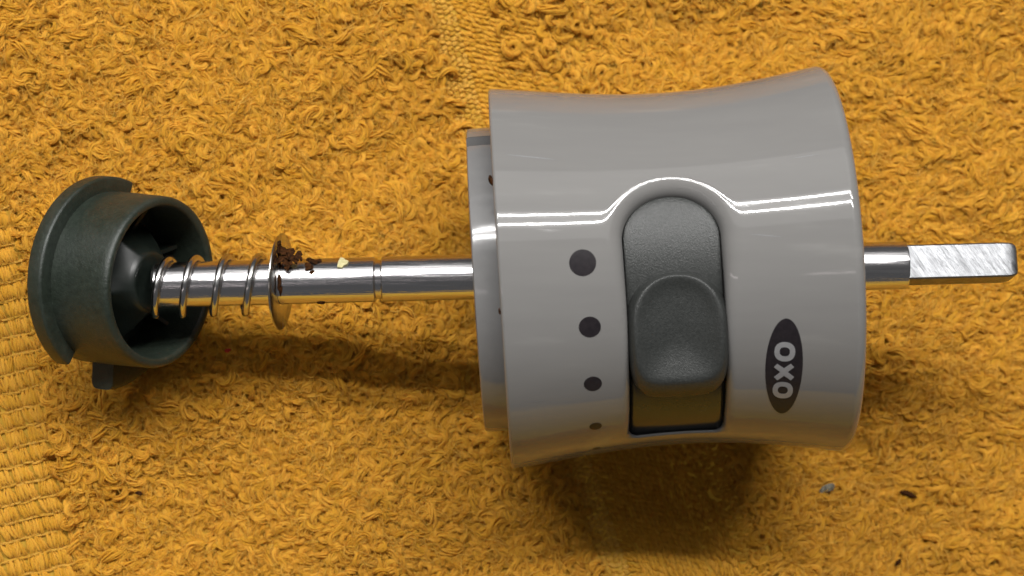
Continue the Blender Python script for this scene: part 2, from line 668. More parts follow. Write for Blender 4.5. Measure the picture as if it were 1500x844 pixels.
# collection children are listed by name: yarn_long* come before yarn_terry*
scatter('terry_pile', np.stack([X, Y, Z], -1), rot, scl, idx, cA)
cF = loop_variants('fuzz', 24, 'fuzz', m_thread)
sel = RNG.random(X.size) < 0.50
nsel = int(sel.sum())
sf = RNG.uniform(0.75, 1.25, nsel)
scatter('loose_fibres', np.stack([X[sel] + RNG.normal(0, 5, nsel), Y[sel] + RNG.normal(0, 5, nsel), Z[sel] + RNG.normal(-3.0, 1.5, nsel)], -1),
        np.stack([RNG.normal(0, .15, nsel), RNG.normal(0, .12, nsel), yaw[sel] + RNG.normal(0, 0.5, nsel)], -1),
        np.stack([sf, sf * RNG.choice([-1, 1], nsel), sf], -1), RNG.integers(0, 24, nsel), cF)

# --- woven band
cS = loop_variants('stitch', 10, 'stitch', m_yarn)
cK = loop_variants('knot', 10, 'knot', m_thread)
for oo in list(cS.objects):
    cK.objects.link(oo)       # knot 0-9, stitch 10-19
Lb = float(np.dot(B1 - B0, BV))
pts, rots, scls, idxs = [], [], [], []
byaw = math.atan2(BV[1], BV[0])


def add_band(uu, vv, yaw, kind, sc=1.0, z=0.0):
    p = B0 + BU * uu + BV * vv
    if not (XMIN < p[0] < XMAX and YMIN < p[1] < YMAX):
        return
    pts.append((p[0], p[1], z))
    rots.append((random.gauss(0, 0.12), random.gauss(0, 0.06), yaw))
    scls.append((sc * random.uniform(0.92, 1.1), sc * random.uniform(0.95, 1.12), sc * 0.7))
    idxs.append(random.randrange(10) + (0 if kind == 'knot' else 10))


for vi in range(int(-900 / 8.5), int((Lb + 700) / 8.5)):
    vv0 = vi * 8.5
    # chain columns along the left edge
    for c in range(5):
        uu = 4 + c * 9.5 + 1.5 * math.sin(vv0 / 60.0)
        add_band(uu + random.gauss(0, 0.7), vv0 + (4.2 if c % 2 else 0) + random.gauss(0, 0.6), byaw + math.pi / 2 + random.gauss(0, 0.2) + (0.35 if c % 2 else -0.35), 'knot')
    # slanting twill stitches, herringbone blocks
    for c in range(15):
        uu = 52 + c * 8.2
        blk = int(vv0 // 34) % 2
        sl = (0.75 if (c // 4 + blk) % 2 else 0.35) if vv0 < 430 or c < 2 else 1.32
        add_band(uu + random.gauss(0, 0.9), vv0 + (c % 2) * 4 + random.gauss(0, 0.9), byaw + math.pi / 2 - sl + random.gauss(0, 0.15), 'stitch', random.uniform(0.85, 1.0), random.gauss(0, 0.5))
    # satin floats running with the band
    for c in range(7):
        uu = 176 + c * 7.4
        if (vi + c) % 2 == 0:
            add_band(uu + random.gauss(0, 0.9), vv0 + random.gauss(0, 2), byaw + random.gauss(0.15, 0.14), 'stitch', random.uniform(1.0, 1.2), random.gauss(0.5, 0.6))
    for c in range(5):
        uu = 228 + c * 9.0
        add_band(uu + random.gauss(0, 0.8), vv0 + (4.2 if c % 2 else 0) + random.gauss(0, 0.6), byaw + math.pi / 2 + (0.5 if c % 2 else -0.3) + random.gauss(0, 0.2), 'stitch', 0.8)
pts = np.array(pts)
pts[:, 2] = pts[:, 2] * 0.8 + height(pts[:, 0], pts[:, 1]) - 1.5
scatter('woven_band', pts, np.array(rots), np.array(scls), np.array(idxs), cK)

# --- ribbed hem, bottom left
cT = loop_variants('thread', 8, 'thread', m_thread)
cS2 = loop_variants('stitch', 10, 'stitch', m_yarn)
for oo in list(cT.objects):
    cS2.objects.link(oo)      # stitch 0-9, thread 10-17
pts, rots, scls, idxs = [], [], [], []
hang = math.atan2(HU[1], HU[0]) + 0.02
RV = 28.0
for ri in range(-2, 40):
    v0 = -30 + ri * RV
    ui = 0
    for uu in np.arange(-720, 0, 5.7):
        ui += 1
        if ui % 6 == 0:
            continue
        p = H0 + HU * (uu + random.gauss(0, 0.5)) + HV * (v0 + 15 + random.gauss(0, 0.6) - 0.06 * uu)
        if XMIN < p[0] < XMAX and YMIN < p[1] < YMAX:
            pts.append((p[0], p[1], 1.0)); rots.append((0, random.gauss(0, .05), hang + math.pi / 2 + 0.25 + random.gauss(0, 0.12)))
            scls.append((1.5 * random.uniform(0.95, 1.08), 1.15, 0.7)); idxs.append(random.randrange(10))
    for uu in np.arange(-720, 2, 15.0):
        p = H0 + HU * uu + HV * (v0 + random.gauss(0, 0.9) - 0.06 * uu)
        if XMIN < p[0] < XMAX and YMIN < p[1] < YMAX:
            pts.append((p[0], p[1], 0.5)); rots.append((0, random.gauss(0, .04), hang + 0.06 + random.gauss(0, 0.08)))
            scls.append((1.0, 0.7, 0.5)); idxs.append(10 + random.randrange(8))
pts = np.array(pts)
pts[:, 2] += height(pts[:, 0], pts[:, 1])
scatter('ribbed_hem', pts, np.array(rots), np.array(scls), np.array(idxs), cS2)

# ------------------------------------------------------------------ MECHANISM
root = bpy.data.objects.new('grinder_mechanism', None)
COL.objects.link(root)
root.matrix_world = M
root.empty_display_size = 0.01
root['label'] = 'grey plastic grinder body on steel shaft with spring and dark collar, lying on yellow towel'
root['category'] = 'grinder part'

# ---- housing
hA = math.radians(3.55)
HF = Frame((-20, 13, 0), (math.cos(hA), math.sin(hA), 0))
HL = 492.0
_s = np.array([-10, 0, 60, 120, 180, 230, 265, 300, 335, 370, 430, 480, 500])
_r = np.array([279.5, 278, 271, 265, 260, 257.3, 256.8, 257.8, 260.5, 264.8, 273.8, 281.5, 285])
_c = np.polyfit(_s, _r, 4)
Rf = lambda s: np.polyval(_c, s)
dRf = lambda s: np.polyval(np.polyder(_c), s)


def hit_housing(px, py, off=0.0):
    c, d = ray(px, py)
    lo, hi = D - 420.0, D + 50.0
    # march to first entry, then bisect
    def inside(t):
        q = c + d * t - HF.O
        s = q.dot(HF.a)
        rr = math.hypot(q.dot(HF.p), q.dot(HF.w))
        return rr - (Rf(min(max(s, -10), 500)) + off)
    t = lo
    while inside(t) > 0 and t < hi + 400:
        t += 2.0
    a0, a1 = t - 2.0, t
    for _ in range(40):
        m = 0.5 * (a0 + a1)
        if inside(m) > 0:
            a0 = m
        else:
            a1 = m
    q = c + d * a1 - HF.O
    return q.dot(HF.a), math.atan2(q.dot(HF.p), q.dot(HF.w))


RW = 257.0
wt = hit_housing(988, 278)
wl, wr = hit_housing(917, 420), hit_housing(1063, 420)
wb = hit_housing(990, 636)
W_S = 0.5 * (wl[0] + wr[0])
W_H = 0.5 * (wr[0] - wl[0])
T_T, T_B = wt[1] * RW, wb[1] * RW
print('window', W_S, W_H, T_T, T_B, math.degrees(wt[1]), math.degrees(wb[1]))


def window_outline(hw, tt, tb, rb, n=520):
    """arched opening, semicircle on top, small radii below; CCW, with normals (s,t)"""
    P, N = [], []
    def arc(cx, cy, r, a0, a1, k):
        for i in range(k):
            a = a0 + (a1 - a0) * i / k
            P.append((cx + r * math.cos(a), cy + r * math.sin(a)))
            N.append((math.cos(a), math.sin(a)))
    def line(p, q, nrm, k):
        for i in range(k):
            f = i / k
            P.append((p[0] + (q[0] - p[0]) * f, p[1] + (q[1] - p[1]) * f))
            N.append(nrm)
    ct = tt - hw
    line((W_S + hw, tb + rb), (W_S + hw, ct), (1, 0), n // 4)
    arc(W_S, ct, hw, 0, math.pi, n // 4)
    line((W_S - hw, ct), (W_S - hw, tb + rb), (-1, 0), n // 4)
    arc(W_S - hw + rb, tb + rb, rb, math.pi, 1.5 * math.pi, n // 16)
    line((W_S - hw + rb, tb), (W_S + hw - rb, tb), (0, -1), n // 8)
    arc(W_S + hw - rb, tb + rb, rb, 1.5 * math.pi, 2 * math.pi, n // 16)
    return np.array(P), np.array(N)


def build_housing():
    Pb, Nb = window_outline(W_H, T_T, T_B, 14.0)
    n = len(Pb)
    ny_ = Nb[:, 1]
    rho = np.where(ny_ >= 0, 14 + 14 * np.clip(ny_ * 1.1, 0, 1), 13 - 9.5 * np.clip(-ny_, 0, 1) ** 0.7)
    sm_ = np.clip((Pb[:, 1] - (T_T - 175)) / 115.0, 0, 1)
    rho = np.where(ny_ >= -0.05, 14 + 19 * sm_ * sm_ * (3 - 2 * sm_), rho)
    for _ in range(12):
        rho = (np.roll(rho, 1) + 2 * rho + np.roll(rho, -1)) / 4
    tc = 0.5 * (T_T + T_B)
    sL, sR = 7.0, HL - 16.0
    tU, tD = tc + math.pi * RW, tc - math.pi * RW
    dmax = 34.0
    ds = [dmax / 24, 1.25, 1.1, 1.0, 0.88, 0.75, 0.62, 0.5, 0.38, 0.27, 0.18, 0.10, 0.045, 0.012, 0.0]
    Nf = Nb * (rho / 24.0)[:, None] * 24.0
    lo = Pb + (dmax / 24.0) * Nf
    cen = np.array([W_S, tc])
    dirs = lo - cen
    with np.errstate(divide='ignore'):
        k1 = np.where(dirs[:, 0] > 0, (sR - W_S) / dirs[:, 0], np.where(dirs[:, 0] < 0, (sL - W_S) / dirs[:, 0], 1e9))
        k2 = np.where(dirs[:, 1] > 0, (tU - tc) / dirs[:, 1], np.where(dirs[:, 1] < 0, (tD - tc) / dirs[:, 1], 1e9))
    k = np.minimum(np.abs(k1), np.abs(k2))
    out = cen + dirs * k[:, None]
    for corner in ((sL, tU), (sR, tU), (sL, tD), (sR, tD)):
        i = int(np.argmin(np.hypot(out[:, 0] - corner[0], out[:, 1] - corner[1])))
        out[i] = corner
    # the two seam edges (far underside) must share vertices: resample both to the same s
    V, rings, NR = [], [], []

    def surf(s, t, drop, nrm_drop=None):
        th = t / RW
        return HF.pt(s, Rf(s) - drop, th)

    def base_normal(s, t):
        th = t / RW
        nn = (np.sin(th)[:, None] * HF.p + np.cos(th)[:, None] * HF.w) - dRf(s)[:, None] * HF.a
        return nn / np.linalg.norm(nn, axis=1)[:, None]
    fr = np.linspace(0, 1, 46) ** 1.25
    for f in fr:
        q = out * (1 - f) + lo * f
        rings.append((surf(q[:, 0], q[:, 1], 0.0), base_normal(q[:, 0], q[:, 1])))
    for d in ds[1:]:
        q = Pb + d * Nf
        x = 1 - min(d, 1.0)
        # ease the start of the roll-over
        x2 = x ** 1.9
        drop = 0.85 * rho * (1 - math.sqrt(max(1 - x2 ** 2, 0.0)))
        bn = base_normal(q[:, 0], q[:, 1])
        th = q[:, 1] / RW
        es = np.tile(HF.a, (n, 1))
        et = np.cos(th)[:, None] * HF.p - np.sin(th)[:, None] * HF.w
        inward = -(Nb[:, 0:1] * es + Nb[:, 1:2] * et)
        a = math.asin(min(x2, 1.0))
        nn = bn * math.cos(a) + inward * math.sin(a)
        rings.append((surf(q[:, 0], q[:, 1], drop), nn / np.linalg.norm(nn, axis=1)[:, None]))
    last = rings[-1][1]
    for dep in (8.0, 34.0):
        rings.append((rings[-1][0] - HF.w * dep, last))
    V = np.concatenate([r_[0] for r_ in rings])
    N = np.concatenate([r_[1] for r_ in rings])
    F = []
    for j in range(len(rings) - 1):
        for i in range(n):
            i2 = (i + 1) % n
            F.append((j * n + i, j * n + i2, (j + 1) * n + i2, (j + 1) * n + i))
    # end rims: roll over, then face, then bore
    nv = len(V)
    VV, NN = [V], [N]

    def rim(edge_s, sign, rad, depth):
        nonlocal nv, F
        ids = [i for i in range(n) if abs(out[i, 0] - edge_s) < 1e-6]
        ids.sort(key=lambda i: out[i, 1])
        prev = ids
        th = out[ids, 1] / RW
        m = len(ids)
        r0 = float(Rf(edge_s))
        sl = float(dRf(edge_s)) * sign
        steps = []
        for q in range(1, 9):
            a = math.radians(90 * q / 8)
            steps.append((edge_s + sign * rad * math.sin(a), r0 + sl * rad * math.sin(a) * 0.6 - rad * (1 - math.cos(a)), a))
        e = steps[-1]
        steps += [(e[0], e[1] - 2, math.pi / 2), (e[0], 216.0, math.pi / 2), (e[0] - sign * depth, 214.0, math.pi)]
        for (s, r, a) in steps:
            VV.append(HF.pt(np.full(m, s), np.full(m, r), th))
            rad_v = np.sin(th)[:, None] * HF.p + np.cos(th)[:, None] * HF.w
            NN.append(rad_v * math.cos(a) + sign * math.sin(a) * HF.a)
            cur = list(range(nv, nv + m))
            nv += m
            for i in range(m - 1):
                fq = (prev[i], prev[i + 1], cur[i + 1], cur[i])
                F.append(fq)
            prev = cur
    rim(sL, -1, 5.0, 60)
    rim(sR, 1, 15.0, 60)
    V = np.concatenate(VV)
    N = np.concatenate(NN)
    # face winding: outward
    c = V[[f[0] for f in F]]
    FF = []
    for f in F:
        a, b_, c_ = V[f[0]], V[f[1]], V[f[2]]
        d_ = V[f[3]]
        nrm = np.cross(c_ - a, d_ - b_)
        nv_ = N[f[0]] + N[f[1]] + N[f[2]] + N[f[3]]
        FF.append(f if nrm.dot(nv_) >= 0 else f[::-1])
    me = mesh('housing', V, FF)
    o = link('housing', me, m_grey, root, sharp=None)
    nl = N / (np.linalg.norm(N, axis=1)[:, None] + 1e-9)
    me.normals_split_custom_set_from_vertices(nl.tolist())
    return o


housing = build_housing()


# flat print on the housing: shapes laid on the surface
def print_patch(name, outline, mat, off, label=None, holes=None):
    """outline: list of (px,py) measured points, wrapped on to the curved wall.
    holes given -> annulus between outline and holes (same count)."""
    V, F = [], []
    def put(p):
        s, th = hit_housing(*p)
        V.append(HF.pt(s, Rf(s) + off, th))
    n = len(outline)
    if holes is None:
        c = np.mean(np.array(outline), axis=0)
        fs = [1 - q / 10 for q in range(10)]
        for f in fs:
            for p in outline:
                put(c + (np.array(p) - c) * f)
        put(c)
        for j in range(9):
            for i in range(n):
                F.append((j * n + i, j * n + (i + 1) % n, (j + 1) * n + (i + 1) % n, (j + 1) * n + i))
        for i in range(n):
            F.append((9 * n + i, 9 * n + (i + 1) % n, 10 * n))
    else:
        for p in outline:
            put(p)
        for p in holes:
            put(p)
        for i in range(n):
            F.append((i, (i + 1) % n, n + (i + 1) % n, n + i))
    V = np.array(V)
    a, b_, c_ = V[F[0][0]], V[F[0][1]], V[F[0][2]]
    if np.cross(b_ - a, c_ - a)[2] < 0:
        F = [f[::-1] for f in F]
    me = mesh(name, V, F)
    return link(name, me, mat, housing, label, sharp=None)


def ell(cx, cy, rx, ry, n=40, rot=0.0, pw=2.0):
    out = []
    for i in range(n):
        a = 2 * math.pi * i / n
        ca, sa = math.cos(a), math.sin(a)
        x = rx * math.copysign(abs(ca) ** (2 / pw), ca)
        y = ry * math.copysign(abs(sa) ** (2 / pw), sa)
        out.append((cx + x * math.cos(rot) - y * math.sin(rot), cy + x * math.sin(rot) + y * math.cos(rot)))
    return out


for (cx, cy, rx, ry, rot, lab) in ((853.5, 385, 19.8, 19.6, 0, 'largest printed dot, level with the window top'),
                                   (864, 479, 16.2, 15.2, -0.1, 'second largest printed dot'),
                                   (868.5, 562, 13.2, 10.4, -0.12, 'middle-sized printed dot'),
                                   (872.5, 624.3, 9.2, 4.9, -0.15, 'small printed dot'),
                                   (873.5, 657.2, 5.8, 1.4, -0.2, 'smallest printed dot at the lower edge')):
    print_patch('dot', ell(cx, cy, rx, ry, 36, rot), m_ink, 0.35, lab)

ER = math.radians(3.2)
print_patch('emblem', ell(1148.5, 536, 27.3, 69.5, 64, ER), m_ink, 0.35, 'upright dark oval emblem')
print_patch('letter', ell(1149.5, 515, 15.3, 14.2, 40, ER, 2.3), m_letter, 0.8, 'letter O', ell(1149.5, 515, 7.6, 6.6, 40, ER, 2.3))
print_patch('letter', ell(1146.5, 571, 14.9, 12.0, 40, ER, 2.3), m_letter, 0.8, 'letter O', ell(1146.5, 571, 7.4, 5.3, 40, ER, 2.3))


def cross_outline(cx, cy, hw, hh, t):
    pts_ = []
    # an X: 12-gon
    a = (hw, hh)
    for (sx, sy) in ((1, 1), (-1, 1), (-1, -1), (1, -1)):
        pass
    p = [(t, 0), (hw, hh - t * 0.9), (hw - t * 0.9, hh), (0, t), (-hw + t * 0.9, hh), (-hw, hh - t * 0.9),
         (-t, 0), (-hw, -hh + t * 0.9), (-hw + t * 0.9, -hh), (0, -t), (hw - t * 0.9, -hh), (hw, -hh + t * 0.9)]
    return [(cx + x, cy + y) for x, y in p]


print_patch('letter', cross_outline(1148.3, 544.5, 15.0, 12.2, 5.6), m_letter, 1.0, 'letter X')

for (x0_, y0_, x1_, y1_, w_) in ((742, 226.5, 815, 234, 0.8), (1098, 343, 1146, 347, 0.6), (1160, 232, 1200, 226, 0.5), (770, 590, 800, 586, 0.4)):
    k_ = 14
    up_ = [(x0_ + (x1_ - x0_) * i / k_, y0_ + (y1_ - y0_) * i / k_ - w_ * math.sin(math.pi * (0.06 + 0.88 * i / k_))) for i in range(k_ + 1)]
    dn_ = [(p[0], 2 * (y0_ + (y1_ - y0_) * i / k_) - p[1]) for i, p in enumerate(up_)]
    print_patch('scratch', up_ + dn_[::-1], m_letter, 0.15)

# end ring at the left, with a keyway slot
slot0, slot1 = math.radians(58.5), math.radians(66.5)
tr = np.concatenate([np.linspace(slot1 + 0.004, slot0 + 2 * math.pi - 0.004, 200), [slot0 + 2 * math.pi, slot0 + 2 * math.pi + 0.0005],
                     np.linspace(slot0 + 2 * math.pi + 0.01, slot1 + 2 * math.pi - 0.01, 6), [slot1 + 2 * math.pi - 0.0005, slot1 + 2 * math.pi]])


def slot_r(s, r, th):
    a = th % (2 * math.pi)
    return r - 24 if (slot0 + 0.0003 < a < slot1 - 0.0003 and r > 190) else r


prof = [(4, 214), (4, 222), (-10, 222), (-28.5, 221.5), (-31.5, 220.5), (-33, 218), (-33, 60), (-20, 58), (-20, 38)]
ring = link('end_ring', revolve('end_ring', HF, prof, ths=tr, th1=1.0, rfun=slot_r), m_ring, root)
# close the last gap of the sweep with the same ring start
# small moulding vent on the ring beside the housing rim
hv_ = []


def blob(name, c, size, mat, parent=None, seed=0, sub=2, squash=(1, 1, 1), rot=(0, 0, 0), rough=0.3):
    bm = bmesh.new()
    bmesh.ops.create_icosphere(bm, subdivisions=sub, radius=1.0)
    rg = random.Random(seed)
    ks = [(Vector((rg.gauss(0, 1), rg.gauss(0, 1), rg.gauss(0, 1))).normalized(), rg.uniform(0.3, 1.0)) for _ in range(9)]
    for v in bm.verts:
        d = v.co.normalized()
        f = 1.0
        for (kv, kd) in ks:
            f += rough * kd * (max(0.0, d.dot(kv)) ** 3 - 0.12) + rg.uniform(-0.02, 0.02)
        v.co = d * max(f, 0.3) * size
    mt = Matrix.Rotation(rot[2], 4, 'Z') @ Matrix.Rotation(rot[1], 4, 'Y') @ Matrix.Rotation(rot[0], 4, 'X') @ Matrix.Diagonal((*squash, 1))
    bm.transform(mt)
    bmesh.ops.translate(bm, verts=bm.verts, vec=Vector(c))
    bm.transform(Matrix.Scale(S, 4))
    me = bpy.data.meshes.new(name)
    bm.to_mesh(me)
    bm.free()
    return link(name, me, mat, parent, sharp=50)


# dark liner closing the body behind the window
link('liner', revolve('liner', HF, [(20, 40), (20, 208), (HL - 22, 208), (HL - 22, 40)], n=96), m_black, root)
link('end_plate', revolve('end_plate', HF, [(HL - 12, 214), (HL - 6, 212), (HL - 6, 40)], n=96), m_ring, root)


# slider track: a curved plate in the window
def patch_from_rings(name, rings, fill=True):
    """rings: list of (P (n,2) in s,t ; r array)"""
    V, F = [], []
    n = len(rings[0][0])
    for P, r in rings:
        V.append(HF.pt(P[:, 0], r, P[:, 1] / RW))
    V = np.concatenate(V)
    m = len(rings)
    for j in range(m - 1):
        for i in range(n):
            i2 = (i + 1) % n
            F.append((j * n + i, j * n + i2, (j + 1) * n + i2, (j + 1) * n + i))
    if fill:
        F.append(tuple((m - 1) * n + i for i in range(n)))
    return fix_normals(mesh(name, V, F))


def grid_plate(name, hw, tt, tb, r, thick, rb):
    Pb, Nb = window_outline(hw, tt, tb, rb, 240)
    cen = np.array([W_S, 0.5 * (tt + tb)])
    rings = [(Pb, np.full(len(Pb), r - thick)), (Pb, np.full(len(Pb), r - 3.0)), (Pb - 0.9 * Nb, np.full(len(Pb), r - 0.9)), (Pb - 3 * Nb, np.full(len(Pb), r))]
    core = Pb - 3 * Nb
    ax = np.stack([np.full(len(Pb), W_S), np.clip(core[:, 1], tb + hw * .6, tt - hw)], -1)
    for f in (0.85, 0.6, 0.35, 0.12, 0.0):
        q = ax + (core - ax) * f
        rings.append((q, np.full(len(Pb), r)))
    return patch_from_rings(name, rings, False)


track = link('slider_track', grid_plate('slider_track', W_H - 1.0, T_T + 2.0, T_B + 6, 236.0, 20, 6), m_slide, root)


# slider knob: domed at the top, squarer below, dished face
def knob_outline(k, n=200):
    """superellipse outline, t up"""
    cx, cy, hw, hu, hd = k
    out = []
    for i in range(n):
        a = 2 * math.pi * i / n
        ca, sa = math.cos(a), math.sin(a)
        if sa >= 0:
            pw, h = 2.15, hu
        else:
            pw, h = 4.2, hd
        x = hw * math.copysign(abs(ca) ** (2 / pw), ca)
        y = h * math.copysign(abs(sa) ** (2 / pw), sa)
        out.append((cx + x, cy + y))
    return np.array(out)


KR = 262.0
kt = hit_housing(994, 404, KR - RW)
kb = hit_housing(994, 548, KR - RW)
kl, kr = hit_housing(932, 490, KR - RW), hit_housing(1058, 490, KR - RW)
k_c = 0.5 * (kl[0] + kr[0])
k_hw = 0.5 * (kr[0] - kl[0])
k_t, k_b = kt[1] * RW, kb[1] * RW
k_m = k_b + (k_t - k_b) * 0.52
face_o = (k_c, k_m, k_hw, k_t - k_m, k_m - k_b)
rings = []
specs = [(15, 56, 233), (14.5, 52, 240), (13, 42, 247), (10.5, 27, 254), (8, 13, 259), (5, 7, 262.0), (2.5, 3, 263.2), (0, 0, 263.4), (-3, -3, 262.6),
         (-7, -7, 260.6), (-12, -12, 258.0), (-20, -20, 254.6), (-32, -32, 251.2), (-45, -45, 249.4), (-57, -57, 248.8)]
for (dx, dd, r) in specs:
    o_ = (k_c, k_m, max(k_hw + dx * (0.75 if dx > 0 else 1), 1.5), max(k_t - k_m + dx * (0.30 if dx > 0 else 1.05), 1.5), max(k_m - k_b + dd, 1.5))
    P = knob_outline(o_)
    wgt = min(1.0, max(0.0, (r - 238) / 16.0))
    rings.append((P, float(r) + 0.20 * wgt * (k_m - P[:, 1])))
knob = link('slider_knob', patch_from_rings('slider_knob', rings), m_slide, root, sharp=None)

# smooth dark skirt under the knob
SK_T, SK_B = k_b - 10, T_B - 20
mskirt = []
for (ds_, r_) in ((1.5, 225), (1.5, 238), (3, 240.5), (6, 241.5)):
    mskirt.append((ds_, r_))
V, F = [], []
nu, nv_s = 24, 18
for a_ in range(nv_s):
    t_ = SK_B + (SK_T - SK_B) * a_ / (nv_s - 1)
    for b_i in range(nu):
        f_ = b_i / (nu - 1)
        ed = min(f_, 1 - f_) * 2 * (W_H - 0.6)
        r_ = 241.0 - 3 * max(0, 1 - ed / 3.0) ** 2
        V.append(HF.pt(W_S - W_H + 0.6 + f_ * 2 * (W_H - 0.6), r_ + 9 * (1 - a_ / (nv_s - 1)), t_ / RW))
for a_ in range(nv_s - 1):
    for b_i in range(nu - 1):
        F.append((a_ * nu + b_i, a_ * nu + b_i + 1, (a_ + 1) * nu + b_i + 1, (a_ + 1) * nu + b_i))
skirt_me = fix_normals(mesh('slider_skirt', V, F))
skirt = link('slider_skirt', skirt_me, m_skirt, root, sharp=None)
sol = skirt.modifiers.new('thick', 'SOLIDIFY')
sol.thickness = 12 * S
sol.offset = -1

# ---- shaft
sy0, sy1 = 422 - 418.0, 422 - 384.6
SA = np.array([1485 - 225.0, sy1 - sy0, 0])
SF = Frame((225 - 750, sy0, 0), SA)
sx = lambda x: (x - 225.0) * float(np.linalg.norm(SA)) / (1485 - 225.0)
prof = [(sx(226), 0.01), (sx(226), 30), (sx(230), 33)]
for x in (300, 400, 470, 548.5):
    prof.append((sx(x), 33))
prof += [(sx(549.6), 32.2), (sx(551), 28.8), (sx(558.5), 28.8), (sx(560), 32.2), (sx(561), 33.2), (sx(700), 33.2), (sx(1200), 33.6),
         (sx(1240), 35), (sx(1325), 35), (sx(1327), 34), (sx(1327), 0.01)]
shaft = link('shaft', revolve('shaft', SF, prof, n=96), m_steel, root, sharp=28)


def build_tang():
    al = math.radians(11.0)
    st = [(sx(1322), 25.5), (sx(1466), 25.5), (sx(1474), 25.0), (sx(1480), 23.6), (sx(1484), 21.2), (sx(1486), 17.5), (sx(1486.5), 12)]
    V, F = [], []
    nq = 4
    for (s, h) in st:
        ch = 2.2
        pts_ = []
        for q in range(4):
            a0 = q * math.pi / 2
            for (x, y) in ((h - ch, h), (-h + ch, h)):
                # rotate side q
                pts_.append((x * math.cos(a0) - y * math.sin(a0), x * math.sin(a0) + y * math.cos(a0)))
        for (x, y) in pts_:
            th = math.atan2(x, y) + al
            V.append(SF.pt(s, math.hypot(x, y), th))
    n = 8
    for j in range(len(st) - 1):
        for i in range(n):
            F.append((j * n + i, j * n + (i + 1) % n, (j + 1) * n + (i + 1) % n, (j + 1) * n + i))
    F.append(tuple((len(st) - 1) * n + i for i in range(n)))
    F.append(tuple(range(n)))
    return fix_normals(mesh('square_tang', V, F))


tang = link('square_tang', build_tang(), m_tang, shaft, 'bright filed square end of the shaft', sharp=25)

# ---- spring
def build_spring():
    pitch, R, rw = 46.5, 41.0, 5.5
    pts_ = []
    x0 = 226.0
    turns = 3.62
    N = 420
    for i in range(N + 1):
        a = 2 * math.pi * turns * i / N
        tt_ = a / (2 * math.pi)
        f = 1.0
        adv = pitch * tt_
        if tt_ < 0.5:
            adv = pitch * (0.5 * tt_ + tt_ * tt_)
            adv = pitch * tt_ * (0.5 + tt_)
        e_ = min(1.0, max(0.0, (tt_ - 0.3) / 0.9))
        adv -= 8.5 * e_ * e_ * (3 - 2 * e_)
        th = -math.radians(100) + a
        pts_.append(SF.pt(sx(x0 + adv), R, th) + np.array([0, -3.0, 0]))
    v, f = tube_verts(np.array(pts_), rw, 14)
    n = len(pts_)
    f = list(f) + [tuple(range(14))[::-1], tuple((n - 1) * 14 + k for k in range(14))]
    return fix_normals(mesh('spring', v, f))


link('spring', build_spring(), m_wire, root, sharp=None)

# ---- washer
wn = np.array([math.cos(math.radians(8)), -0.03, math.sin(math.radians(8))])
WF = Frame((412 - 750, 422 - 412.5, 0), wn)
wp = [(-1.6, 35.5), (1.6, 35.5), (1.6, 70), (0.8, 71), (-0.8, 71), (-1.6, 70)]
washer = link('washer', revolve('washer', WF, wp, n=120, closed=True), m_washer, root, sharp=40)

# ---- collar
ce, cl = math.radians(28.5), math.radians(-5.0)
CA = np.array([math.cos(ce) * math.cos(cl), math.cos(ce) * math.sin(cl), math.sin(ce)])
CO = np.array([239 - 750.0, 422 - 414.0, 4.0]) - CA * 127.0
CF = Frame(CO, CA)
prof = [(0, 0.01), (0, 122), (3, 128), (60, 128), (112, 126.5), (121, 126), (125, 124.5), (127, 121.5), (127, 116), (125, 113), (121, 111.5),
        (60, 110), (34, 109), (30, 106), (30, 0.01)]
collar = link('collar', revolve('collar', CF, prof, n=140), m_collar, root, sharp=40)
link('flange', revolve('flange', CF, round_rect_profile(0, 27, 120, 150, 4.5), n=90, th0=math.radians(-61), th1=math.radians(104), closed=True), m_collar, collar, sharp=40)
link('lug', revolve('lug', CF, round_rect_profile(2, 42, 118, 168, 11), n=40, th0=math.radians(-160), th1=math.radians(-94), closed=True), m_collar, collar, sharp=40)
hub_n = lambda s, r, th: r * 0.90 / math.cos(((th + 0.35) % (2 * math.pi / 5)) - math.pi / 5) if s < 100 else r
hub = link('hub', revolve('hub', CF, [(29, 96), (50, 84), (80, 63), (101, 48), (108, 43), (109, 40), (107, 34), (107, 0.01)], n=120, rfun=hub_n), m_hub, collar, sharp=40)


def vane(a0):
    V = []
    for (s, r) in ((29, 60), (29, 112), (74, 112), (66, 98), (45, 60)):
        for o_ in (-3.2, 3.2):
            p = CF.pt(s, r, a0)
            tdir = math.cos(a0) * CF.p - math.sin(a0) * CF.w
            V.append(p + tdir * o_)
    F = [tuple(range(0, 10, 2)), tuple(range(9, 0, -2))]
    for i in range(5):
        j = (i + 1) % 5
        F.append((2 * i, 2 * j, 2 * j + 1, 2 * i + 1))
    return fix_normals(mesh('vane', V, F))


for d_ in (20, 100, 150, 215, 290):
    link('vane', vane(math.radians(d_)), m_hub, collar, smooth=False)


# ------------------------------------------------------------------ CRUMBS (things of their own)
def thing(o, label, cat, group=None):
    o['label'] = label
    o['category'] = cat
    if group:
        o['group'] = group


def on_shaft(px, dy, lift=0.0):
    """point on the shaft's skin, dy steps above its axis line"""
    R = 33.2
    th = math.asin(max(-1, min(1, dy / R)))
    return SF.pt(sx(px), R + lift, th)


def world_mesh(o):
    o.matrix_world = M
    return o


def clump(name, parts, mat, label, cat, seed):
    bm = bmesh.new()
    for q, (c, size, sq, rot) in enumerate(parts):
        t = blob('tmp', c, size, mat, None, seed + q, 2, sq, rot, 0.7)
        bm.from_mesh(t.data)
        me = t.data
        bpy.data.objects.remove(t)
        bpy.data.meshes.remove(me)
    me = bpy.data.meshes.new(name)
    bm.to_mesh(me)
    bm.free()
    o = link(name, me, mat, None, sharp=40)
    world_mesh(o)
    thing(o, label, cat)
    return o




